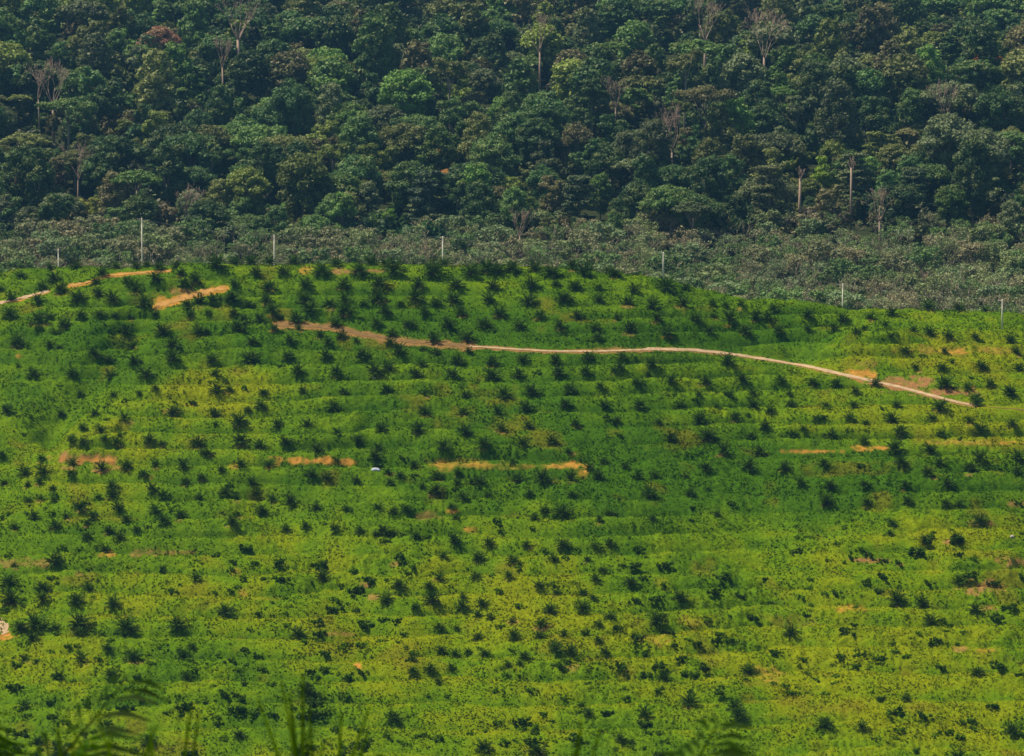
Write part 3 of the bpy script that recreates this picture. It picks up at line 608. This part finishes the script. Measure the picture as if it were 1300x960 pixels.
# special trees picked out in the photograph
SPEC = [ # px, py of crown centre, proto index, scale, colour, label
 (203, 40, 1, .95, (0.50, 0.24, 0.17), 'pinkish brown leafy crown high in the forest toward the left'),
 (1255, 80, 13, .72, (0.55, 0.17, 0.05), 'rust-brown crown in the upper forest near the right edge'),
 (573, 212, 8, .62, (0.700, 0.285, 0.057), 'small flat crown topped with orange blossom in mid forest'),
 (556, 188, 9, .4, (0.684, 0.247, 0.076), 'tiny orange-tipped crown just above the larger orange-topped one'),
 (1048, 208, 10, .75, (0.323, 0.494, 0.038), 'bright lime green crown right of centre low in the forest'),
 (117, 262, 11, .55, (0.456, 0.494, 0.076), 'yellow-green crown at the forest foot near the left'),
 (490, 268, 12, .6, (0.228, 0.456, 0.038), 'vivid light green crown at the forest foot left of centre'),
 (977, 240, 6, 1.0, (0.190, 0.218, 0.104), 'large pale layered tree with stacked flat tiers above the rubber trees'),
 (545, 240, 7, 1.05, (0.085, 0.142, 0.085), 'dark blue-green layered tree standing at the forest foot'),
 (735, 245, 7, .9, (0.133, 0.190, 0.095), 'pale green layered tree just right of centre at forest foot'),
 (1160, 225, 6, .9, (0.123, 0.190, 0.095), 'grey-green layered tree toward the right low in the forest'),
 (385, 225, 0, 1.1, (0.142, 0.190, 0.038), 'big rounded olive tree left of centre low in the forest'),
 (1150, 165, 9, .5, (0.380, 0.361, 0.152), 'small pale cream-topped flat crown right of centre'),
 (1235, 215, 4, 1.05, (0.057, 0.118, 0.034), 'tall dark tree with a forked pale stem near the right edge'),
 (1145, 250, 14, .8, (0.048, 0.104, 0.034), 'low dark rounded tree beside a forked pale trunk at forest foot'),
 (880, 255, 9, .8, (0.114, 0.162, 0.067), 'grey-green flat-topped tree right of centre above the rubber trees'),
 (1035, 100, 5, 1.05, (0.076, 0.133, 0.038), 'tall dark tree with a pale stem in the upper right forest'),
]
placed = []; FRONT = []
for (px, py, ki, s, col, lab) in SPEC:
    x, y = solve_y(px, py, HH[TP[ki][0]]*s); placed.append((px, py, x, y)); FRONT.append((x, y, 8*s, 26)); add_tree(x, y, ki, s, fr.uniform(0, 6.28), col, '', lab)
# bare trees
def bare_tree(seed, H, ta, depth, spread=.55, stem=.45, mat=None):
    r = random.Random(seed); mb = MB(); th = H*stem
    mb.tube([(0, 0, -2), (.2, 0, th*.5), (0, .1, th)], [ta*1.25, ta, ta*.85], 8)
    for k in range(4):
        a = k*1.6+r.uniform(-.4, .4); branches(mb, (0, 0, th*r.uniform(.9, 1.0)), (math.cos(a)*spread, math.sin(a)*spread, 1), H*(1-stem)*.5, ta*.6, r, depth, spread, .06)
    tr = MB(); return mb
def split_bare(seed, H, ta, depth, spread, stem, mat):
    r = random.Random(seed); th = H*stem; t = MB(); b = MB()
    t.tube([(0, 0, -2), (.2, 0, th*.5), (0, .1, th+.2)], [ta*1.25, ta, ta*.85], 8)
    for k in range(5):
        a = k*1.3+r.uniform(-.4, .4); branches(b, (0, 0, th*r.uniform(.9, 1.0)), (math.cos(a)*spread, math.sin(a)*spread, 1), H*(1-stem)*.42, ta*.5, r, depth+1, spread, .045)
    return t.mesh('trunk', mat, True), b.mesh('limbs', mat, True)
BARE = [ # px, py of the middle of the visible limbs, height, thickness, depth, spread, stem, label
 (68, 98, 34, .62, 3, .42, .50, 'bleached bare forked tree standing out of the forest near the left edge'),
 (50, 100, 28, .3, 2, .3, .55, 'thin bleached dead tree beside the bigger forked bare tree'),
 (970, 32, 40, .6, 3, .5, .48, 'large fan-shaped bare pinkish tree near the top right of centre'),
 (895, 14, 42, .6, 3, .45, .5, 'leafless pale tree with spreading limbs at the top edge'),
 (685, 36, 36, .5, 2, .35, .55, 'crooked white dead snag in the upper middle of the forest'),
 (283, 62, 33, .4, 2, .3, .6, 'slim pale snag left of centre in the upper forest'),
 (303, 14, 40, .8, 2, .5, .5, 'thick pinkish trunk with one long side limb at the top edge'),
 (853, 155, 34, .45, 3, .5, .5, 'bare branching tree with fine pale twigs right of centre'),
 (781, 112, 33, .4, 2, .6, .6, 'leaning pale dead limb beside a light green crown'),
 (1200, 118, 34, .42, 2, .35, .5, 'pale forked bare tree in the upper right of the forest'),
 (1116, 240, 27, .45, 2, .6, .55, 'forked pale trunk with wide limbs at the forest foot on the right'),
 (1080, 212, 29, .42, 1, .3, .8, 'tall straight pale trunk rising bare on the right of the forest'),
 (1015, 225, 28, .5, 1, .3, .8, 'reddish bare trunk right of the layered tree'),
 (100, 195, 28, .35, 2, .4, .5, 'grey bare tree with a twisted stem in the left forest'),
 (240, 250, 26, .3, 2, .5, .5, 'thin white forked stem low in the forest on the left'),
 (660, 276, 20, .3, 2, .4, .5, 'small bleached dead tree at the lower edge of the forest'),
 (1130, 335, 11, .3, 3, .5, .45, 'leafless pale tree among the rubber trees on the right'),
 (1180, 345, 10, .2, 3, .6, .4, 'wide bare rubber tree with fine grey twigs on the right'),
 (534, 318, 9, .22, 2, .3, .5, 'pale thin bare sapling just left of the middle utility pole'),
]
for i, (px, py, H, ta, dp, spd, stem, lab) in enumerate(BARE):
    x, y = solve_y(px, py, H*.8)
    if px == 534: y = 965; x = (px-CX)/F*y; H = (ZC+y*float(s_of(308)))-float(terrain(np.array([x]), np.array([y]), False)[0])
    y -= 3; z = float(terrain(np.array([x]), np.array([y]), False)[0])
    tm, bm_ = split_bare(900+i, H, ta, dp, spd, stem, M_DEAD)
    root = link(bpy.data.objects.new('bare_tree', None)); root.location = (x, y, z-.3); root.rotation_euler = (0, 0, i*1.3)
    link(bpy.data.objects.new('trunk', tm), root); link(bpy.data.objects.new('limbs', bm_), root)
    tag(root, lab, 'tree', 'bare pale trees in the forest'); placed.append((px, py, x, y)); FRONT.append((x, y, 7.5, 34))
# the rest of the forest
cand = []; y = 1152.0; row = 0
while y < 1640:
    dx = 14.0+(y-1150)*.014; half = y*.172; x = -half+(row % 2)*dx*.5
    while x < half+6:
        cx_ = x+fr.uniform(-.33, .33)*dx; cy_ = y+fr.uniform(-6, 6)
        if all(math.hypot(cx_-q[2], (cy_-q[3])) > 9 for q in placed) and not any(abs(cx_-q[0]) < q[2] and q[1]-q[3] < cy_ < q[1] for q in FRONT): cand.append((cx_, cy_))
        x += dx
    y += 13.0+(y-1150)*.020; row += 1
cand.sort(key=lambda q: q[1]); print('forest candidates', len(cand))
nind = 300-len(SPEC); far_items = []; far_cols = []
for i, (x, y) in enumerate(cand):
    ki = fr.choices(range(len(TP)), KW)[0]; k = TP[ki][0]
    ci = fr.choices(range(len(COLS)), WTS)[0]; cname, col = COLS[ci]; v = fr.uniform(1.8, 4.6); col = tuple(c*v for c in col)
    s = fr.choice([.45, .55, .65, .75, .85, .95, 1.1])*fr.uniform(.92, 1.08)*(.85 if y < 1185 else 1)
    if i < nind: add_tree(x, y, ki, s, fr.uniform(0, 6.28), col, cname)
    else:
        z = float(terrain(np.array([x]), np.array([y]), False)[0]); far_items.append((x, y, z-.5, s, ki, fr.uniform(0, 6.28))); far_cols.append(col)
if far_items:
    o = link(merge([t[1] for t in TP], far_items, 'distant_forest', M_LEAFM, far_cols))
    tag(o, 'unbroken far forest canopy filling the top of the view', 'forest', kind='stuff')
# forest understorey
us_p = [crown_arrays([(random.gauss(0, 2.2), random.gauss(0, 2.2), 2.5+random.uniform(0, 4), random.uniform(1.6, 2.8), random.uniform(1.6, 2.8), random.uniform(1.5, 2.6)) for _ in range(8)], 700+k, per=1.1, size=(.4, .8)) for k in range(5)]
it = []
for i in range(1100):
    y = fr.uniform(1150, 1620); x = fr.uniform(-.17, .17)*y; z = float(terrain(np.array([x]), np.array([y]), False)[0]); it.append((x, y, z, fr.uniform(.8, 1.8), fr.randrange(5), fr.uniform(0, 6.28)))
o = link(merge(us_p, it, 'forest_understorey', M_LEAFM, [tuple(c*fr.uniform(1.0, 2.0) for c in fr.choice(COLS)[1]) for _ in it]))
tag(o, 'dark leafy undergrowth filling the gaps between forest trunks', 'undergrowth', kind='stuff')
# ---------------------------------------------------------------- rubber belt
def rubber(seed, full):
    r = random.Random(seed); t = MB(); b = MB(); tips = []
    t.tube([(0, 0, -1.5), (.1, 0, 2), (0, .1, 3.9)], [.24, .2, .17], 6)
    for k in range(5):
        a = k*1.26+r.uniform(-.3, .3); branches(b, (0, 0, r.uniform(2.8, 3.8)), (math.cos(a)*.7, math.sin(a)*.7, 1), 3.4, .12, r, 2, .55, .045, tips=tips, n=4)
    lobes = []
    for p in tips:
        if r.random() < full: lobes.append((p.x*.95, p.y*.95, p.z, r.uniform(.7, 1.25), r.uniform(.7, 1.25), r.uniform(.5, .95)))
    for k in range(int(10*full)): lobes.append((r.gauss(0, 1.9), r.gauss(0, 1.9), r.uniform(4.5, 8), r.uniform(.9, 1.5), r.uniform(.9, 1.5), r.uniform(.7, 1.1)))
    if not lobes: lobes = [(0, 0, 7, 1, 1, .6)]
    a = crown_arrays(lobes, seed, per=2.6 if full > .6 else 2.0, size=(.16, .38), core=.55 if full > .6 else 0, mixn=.5)
    return a, b, t
RB = []
for k in range(8):
    a, b, t = rubber(500+k, [.35, .5, .7, .95, .4, .95, .15, .6][k]); RB.append((a, arr_mesh('crown', a, M_LEAF), b.mesh('branches', M_TWIG), t.mesh('trunk', M_BARK), b, t))
RC = [('grey-brown', (.34, .36, .19)), ('dull olive', (.31, .39, .16)), ('grey-green', (.29, .40, .19)), ('green', (.16, .28, .09)), ('pale brown', (.42, .38, .22)), ('mid green', (.20, .34, .10))]
FULL = ['sparse', 'thin', 'leafy', 'full-crowned', 'sparse', 'full-crowned', 'nearly leafless', 'leafy']
rc = []
y = 985.0; row = 0
while y < 1162:
    half = y*.171; x = -half+(row % 2)*4
    while x < half: rc.append((x+fr.uniform(-2.6, 2.6), y+fr.uniform(-3, 3))); x += 8.2
    y += 9.0; row += 1
# keep the ones the hill does not hide, nearest (largest) first
vis = []
for (x, y) in rc:
    z = float(terrain(np.array([x]), np.array([y]), False)[0]); px, py = project(x, y, z+9.5)
    crest = np.interp(px, CRX, CRY)
    if py < crest+4: vis.append((x, y, z, px, project(x, y, z+7)[1]))
print('rubber visible', len(vis))
items = []
for i, (x, y, z, px, py) in enumerate(vis):
    g = vnoise(np.array([x/30]), np.array([y/18]), 401)[0]
    ki = fr.choices(range(8), [3, 3, 2, 1, 3, 1, 2, 2] if g < .55 else [1, 1, 2, 4, 1, 4, 0, 2])[0]
    ci = fr.choices(range(6), [4, 4, 3, 1, 2.5, 1] if g < .55 else [1, 2, 3, 5, .3, 4])[0]
    s = fr.uniform(.7, 1.35)*(1.15 if ki in (3, 5) else 1); rz = fr.uniform(0, 6.28)
    if i < 300:
        root = link(bpy.data.objects.new('rubber_tree', None)); root.location = (x, y, z); root.rotation_euler = (0, 0, rz); root.scale = (s, s, s)
        c = link(bpy.data.objects.new('crown', RB[ki][1]), root); v = fr.uniform(.8, 1.25); c.color = (*[q*v for q in RC[ci][1]], 1)
        link(bpy.data.objects.new('branches', RB[ki][2]), root); link(bpy.data.objects.new('trunk', RB[ki][3]), root)
        tag(root, '%s %s low tree behind hill, %s' % (FULL[ki], RC[ci][0], place_words(px, py)), 'tree', 'low trees in the belt behind the hill')
    else: items.append((x, y, z, s, ki, rz))
if items:
    o = link(merge([r_[0] for r_ in RB], items, 'low_tree_belt', M_LEAFM, [tuple(c*1.0 for c in fr.choice(RC)[1]) for _ in items]))
    tag(o, 'continuous belt of dull grey-green low trees at the forest foot', 'trees', kind='stuff')
    w = merge([arr_mb(r_[4]) for r_ in RB], items, 'branches', M_TWIG); link(w, o)
# ---------------------------------------------------------------- shrubs on the slope
BP = []
for k in range(5):
    lobes = [(random.gauss(0, .9), random.gauss(0, .8), random.uniform(.2, 1.2), random.uniform(.35, .7), random.uniform(.35, .7), random.uniform(.3, .6)) for _ in range(9)]
    a = crown_arrays(lobes, 800+k, per=8, size=(.14, .42), core=.5)
    st = MB()
    for j in range(5): st.tube([(0, 0, -.2), (random.uniform(-.5, .5), random.uniform(-.4, .4), .9)], [.05, .02], 4)
    BP.append((arr_mesh('foliage', a, M_BUSH), st.mesh('stems', M_BOLE), a))
for i, (px, py, w) in enumerate(BUSHES):
    x, y, z = hit(px, py); z = gz(x, y); s = max(.35, w*y/F/2.9); k = fr.randrange(5)
    root = link(bpy.data.objects.new('shrub', None)); root.location = (x, y, z-.05); root.rotation_euler = (0, 0, fr.uniform(0, 6.28)); root.scale = (s, s, s*fr.uniform(.8, 1.1))
    link(bpy.data.objects.new('foliage', BP[k][0]), root); link(bpy.data.objects.new('stems', BP[k][1]), root)
    tag(root, '%s dark leafy shrub %s, %s' % ('broad' if w > 16 else 'small', zone(px, py), place_words(px, py-w*.3)), 'shrub', 'dark shrubs on the slope')
it = []
for i in range(950):                 # scattered low leafy clumps of the lower slope
    px = fr.uniform(0, 1300); py = 560+400*math.sqrt(fr.random()) if fr.random() < .8 else fr.uniform(380, 560)
    if vnoise(np.array([px/60]), np.array([py/30]), 431)[0] < .45: continue
    x, y, z = hit(px, py); it.append((x, y, z, fr.uniform(.2, .75), fr.randrange(5), fr.uniform(0, 6.28)))
o = link(merge([b_[2] for b_ in BP], it, 'low_weeds', M_WEED)); tag(o, 'small dark leafy weeds dotted through the lower slope', 'weeds', kind='stuff')
# ---------------------------------------------------------------- utility poles and wires
POLES = [(74, 316, None, 932), (180, 277, None, 930), (348, 298, None, 932), (562, 300, None, 934), (842, 320, 357, None), (1070, 360, None, 928), (1272, 380, 422, None)]
PL = ['thin pale utility pole near the left edge of the skyline', 'tallest pale utility pole on the skyline, second from the left', 'pale utility pole with a short arm, third from the left', 'pale utility pole beside a bare sapling left of centre on the skyline', 'pale utility pole where the hill crest starts to fall to the right', 'pale utility pole behind the low saddle on the right', 'pale utility pole with a side bracket nearest the right edge']
tops = []
for i, (px, ty_, by_, Yp) in enumerate(POLES):
    if by_: x, y, z = hit(px, by_)
    else: y = Yp; x = (px-CX)/(F*CP+(CY-ty_)*SP)*y; z = float(terrain(np.array([x]), np.array([y]), False)[0])
    zt = ZC+y*float(s_of(ty_)); H = zt-z
    root = link(bpy.data.objects.new('utility_pole', None)); root.location = (x, y, z)
    m = MB(); m.tube([(0, 0, -.6), (0, 0, H*.5), (0, 0, H)], [.26, .22, .17], 8); link(bpy.data.objects.new('shaft', m.mesh('shaft', M_CONC, True)), root)
    m = MB(); aw = .12 if i == 6 else .06; m.box((-.55, -.17, H-.35), (1.5, aw, aw)); m.tube([(0, -.17, H-1.0), (-.8, -.17, H-.4)], .025, 5)
    arm = link(bpy.data.objects.new('crossarm', m.mesh('crossarm', M_CONC)), root)
    for k, ax in enumerate((-1.2, -.55)):
        m = MB(); m.tube([(ax, -.17, H-.30), (ax, -.17, H-.18), (ax, -.17, H-.12), (ax, -.17, H-.02)], [.05, .1, .06, .03], 6)
        link(bpy.data.objects.new('insulator', m.mesh('insulator', M_INS)), arm)
    tag(root, PL[i], 'utility pole', 'utility poles along the crest'); tops.append((x, y, z+H))
for i in range(len(tops)-1):
    for k, ax in enumerate((-1.2, -.55)):
        a = Vector(tops[i])+Vector((ax, -.17, -.02)); b = Vector(tops[i+1])+Vector((ax, -.17, -.02)); pts = []
        for j in range(17): t = j/16; p = a.lerp(b, t); p.z -= 4*t*(1-t)*1.1; pts.append(p)
        m = MB(); m.tube(pts, .016, 4); o = link(bpy.data.objects.new('power_line', m.mesh('power_line', M_WIRE)))
        tag(o, '%s wire of the thin power line between skyline poles %s and %s from left' % (('farther left', 'nearer')[k] if False else ('outer', 'inner')[k], ['one', 'two', 'three', 'four', 'five', 'six', 'seven'][i], ['one', 'two', 'three', 'four', 'five', 'six', 'seven'][i+1]), 'wire', 'power line wires')
# small things ---------------------------------------------------------------
def crumple(name, px, py, w, d, h, mat, label, cat, seed):
    x, y, z = hit(px, py); z = gz(x, y); r = random.Random(seed); n = 9; vs = []; fs = []
    for i in range(n):
        for j in range(n):
            a, b = i/(n-1)-.5, j/(n-1)-.5; q = 1-min(1, 4*(a*a+b*b)); vs.append((a*w+r.uniform(-.06, .06), b*d+r.uniform(-.06, .06), .12+h*q**.6*r.uniform(.6, 1.1)))
    fs = [(i*n+j, i*n+j+1, (i+1)*n+j+1, (i+1)*n+j) for i in range(n-1) for j in range(n-1)]
    nb = len(vs); edge = [i*n for i in range(n)]+[(n-1)*n+j for j in range(1, n)]+[i*n+n-1 for i in range(n-2, -1, -1)]+[j for j in range(n-2, 0, -1)]
    for e in edge: v = vs[e]; vs.append((v[0], v[1], -.4))
    m_ = len(edge); fs += [(edge[k], edge[(k+1) % m_], nb+(k+1) % m_, nb+k) for k in range(m_)]
    fs.append(tuple(nb+k for k in range(m_)))
    mb = MB(); mb.add(vs, fs); o = link(bpy.data.objects.new(name, mb.mesh(name, mat))); o.location = (x, y, z); tag(o, label, cat)
crumple('tarp', 477, 597, 2.2, 1.6, .5, M_TARP, 'small pale blue crumpled tarp beside palms on the middle slope', 'tarp', 1)
crumple('stone', 475, 481.5, .9, .7, .3, M_STONE, 'small pale stone below a large palm under the dirt road', 'stone', 2)
crumple('stone', 1285, 684.5, 1.0, .7, .35, M_STONE, 'small pale stone on the grassy slope near the right edge', 'stone', 3)
x, y, z = hit(196, 341); m = MB(); m.tube([(.35, 0, -.3), (0, 0, 1.2), (-.5, 0, 2.4)], [.09, .08, .06], 6)
o = link(bpy.data.objects.new('stake', m.mesh('stake', M_CONC, True))); o.location = (x, y, z); tag(o, 'white leaning stake on the skyline just right of the tallest pole', 'stake')
# ---------------------------------------------------------------- blurred leaves close to the camera
def near_plant(px, top, Yp, kind, seed, scale, label):
    x = (px-CX)/F*Yp; z = float(terrain(np.array([x]), np.array([Yp]), False)[0]); zt = ZC+Yp*float(s_of(top)); H = zt-z
    r = random.Random(seed); root = link(bpy.data.objects.new('near_palm' if kind == 'palm' else 'tall_grass', None)); root.location = (x, Yp, z)
    if kind == 'palm':
        cr, sp, tk = palm_parts(seed, 22, H*.84*scale, .035, 26)
        crm = link(bpy.data.objects.new('crown', cr.mesh('crown', M_FORE)), root); t2 = H*.0
        link(bpy.data.objects.new('trunk', tk.mesh('trunk', M_BOLE)), root)
    else:
        b = MB()
        for k in range(14):
            a = r.uniform(0, 6.28); ln = H*r.uniform(.72, 1.02); lean = r.uniform(.03, .3); p0 = Vector((r.uniform(-.15, .15)*scale, r.uniform(-.3, .3), 0)); prev = None; vs = []
            for i in range(8):
                t = i/7; p = p0+Vector((math.cos(a)*lean*ln*t*t, math.sin(a)*lean*ln*t*t, ln*t*(1-.15*t*lean*3))); w = .05*scale*(1-t*.85)
                vs += [p+Vector((-w, 0, 0)), p+Vector((w, 0, 0))]
            b.add(vs, [(2*i, 2*i+1, 2*i+3, 2*i+2) for i in range(7)], r.random())
        link(bpy.data.objects.new('blades', b.mesh('blades', M_FGREEN)), root)
        b = MB(); b.tube([(0, 0, -.2), (0, 0, .3)], [.1*scale, .06*scale], 6); link(bpy.data.objects.new('root_clump', b.mesh('root_clump', M_BOLE)), root)
    tag(root, label, 'palm' if kind == 'palm' else 'grass clump', 'out of focus plants close to the camera')
near_plant(-85, 826, 30, 'palm', 41, 1.05, 'dark blurred palm fronds in the bottom left corner, nearest the camera')
near_plant(82, 836, 24, 'grass', 42, 1.3, 'blurred bright green blades right of the corner palm fronds')
near_plant(202, 846, 26, 'grass', 43, 1.0, 'small blurred green blades near the bottom, a fifth across')
near_plant(398, 846, 28, 'grass', 45, 1.2, 'blurred green blades at the bottom, a third of the way across')
near_plant(372, 862, 34, 'palm', 46, .8, 'dark blurred fronds behind blades, a third of the way across')
near_plant(775, 880, 27, 'palm', 47, .9, 'blurred arching dark green fronds at the bottom right of centre')
near_plant(722, 852, 25, 'grass', 48, 1.0, 'few blurred upright blades left of the arching fronds')
# ---------------------------------------------------------------- haze
m, nt, N, L = new_mat('haze_air'); out = N('ShaderNodeOutputMaterial'); pv = N('ShaderNodeVolumePrincipled')
pv.inputs['Color'].default_value = (.20, .55, 1.0, 1); pv.inputs['Density'].default_value = .000064; pv.inputs['Anisotropy'].default_value = .2
L(pv.outputs[0], out.inputs['Volume'])
mb = MB(); mb.box((0, 1000, 190), (9500, 3400, 500)); o = link(bpy.data.objects.new('haze', mb.mesh('haze', m))); tag(o, 'thin bluish haze lying over the valley and forest', 'haze', kind='stuff')
# ---------------------------------------------------------------- light, sky, camera
SUN = Vector((-.40, .10, .87)).normalized()
el = math.asin(SUN.z); az = math.atan2(SUN.x, SUN.y)
w = bpy.data.worlds.new('World'); scene.world = w; w.use_nodes = True; nt = w.node_tree
bg = nt.nodes['Background']; sky = nt.nodes.new('ShaderNodeTexSky'); sky.sky_type = 'NISHITA'; sky.sun_disc = False
sky.sun_elevation = el; sky.sun_rotation = az; nt.links.new(sky.outputs[0], bg.inputs[0]); bg.inputs[1].default_value = .05
sl = bpy.data.lights.new('sun', 'SUN'); sl.energy = 4.2; sl.angle = R(.5); sl.color = (1, .88, .66)
so = link(bpy.data.objects.new('sun', sl)); so.rotation_euler = SUN.to_track_quat('Z', 'Y').to_euler()
cam = bpy.data.cameras.new('camera'); co = link(bpy.data.objects.new('camera', cam)); scene.camera = co
cam.sensor_width = 36; cam.lens = F/1300*36; co.location = (0, 0, ZC); co.rotation_euler = (R(90)-PIT, 0, 0)
cam.clip_start = .5; cam.clip_end = 6000
cam.dof.use_dof = True; cam.dof.focus_distance = 980; cam.dof.aperture_fstop = 2.5
scene.view_settings.view_transform = 'Standard'; scene.view_settings.look = 'None'; scene.view_settings.gamma = 1; scene.view_settings.exposure = .36
scene.render.engine = 'CYCLES'; scene.cycles.volume_bounces = 0; scene.cycles.max_bounces = 5; scene.cycles.diffuse_bounces = 2; scene.cycles.transparent_max_bounces = 4
scene.render.resolution_x = 1024; scene.render.resolution_y = 756
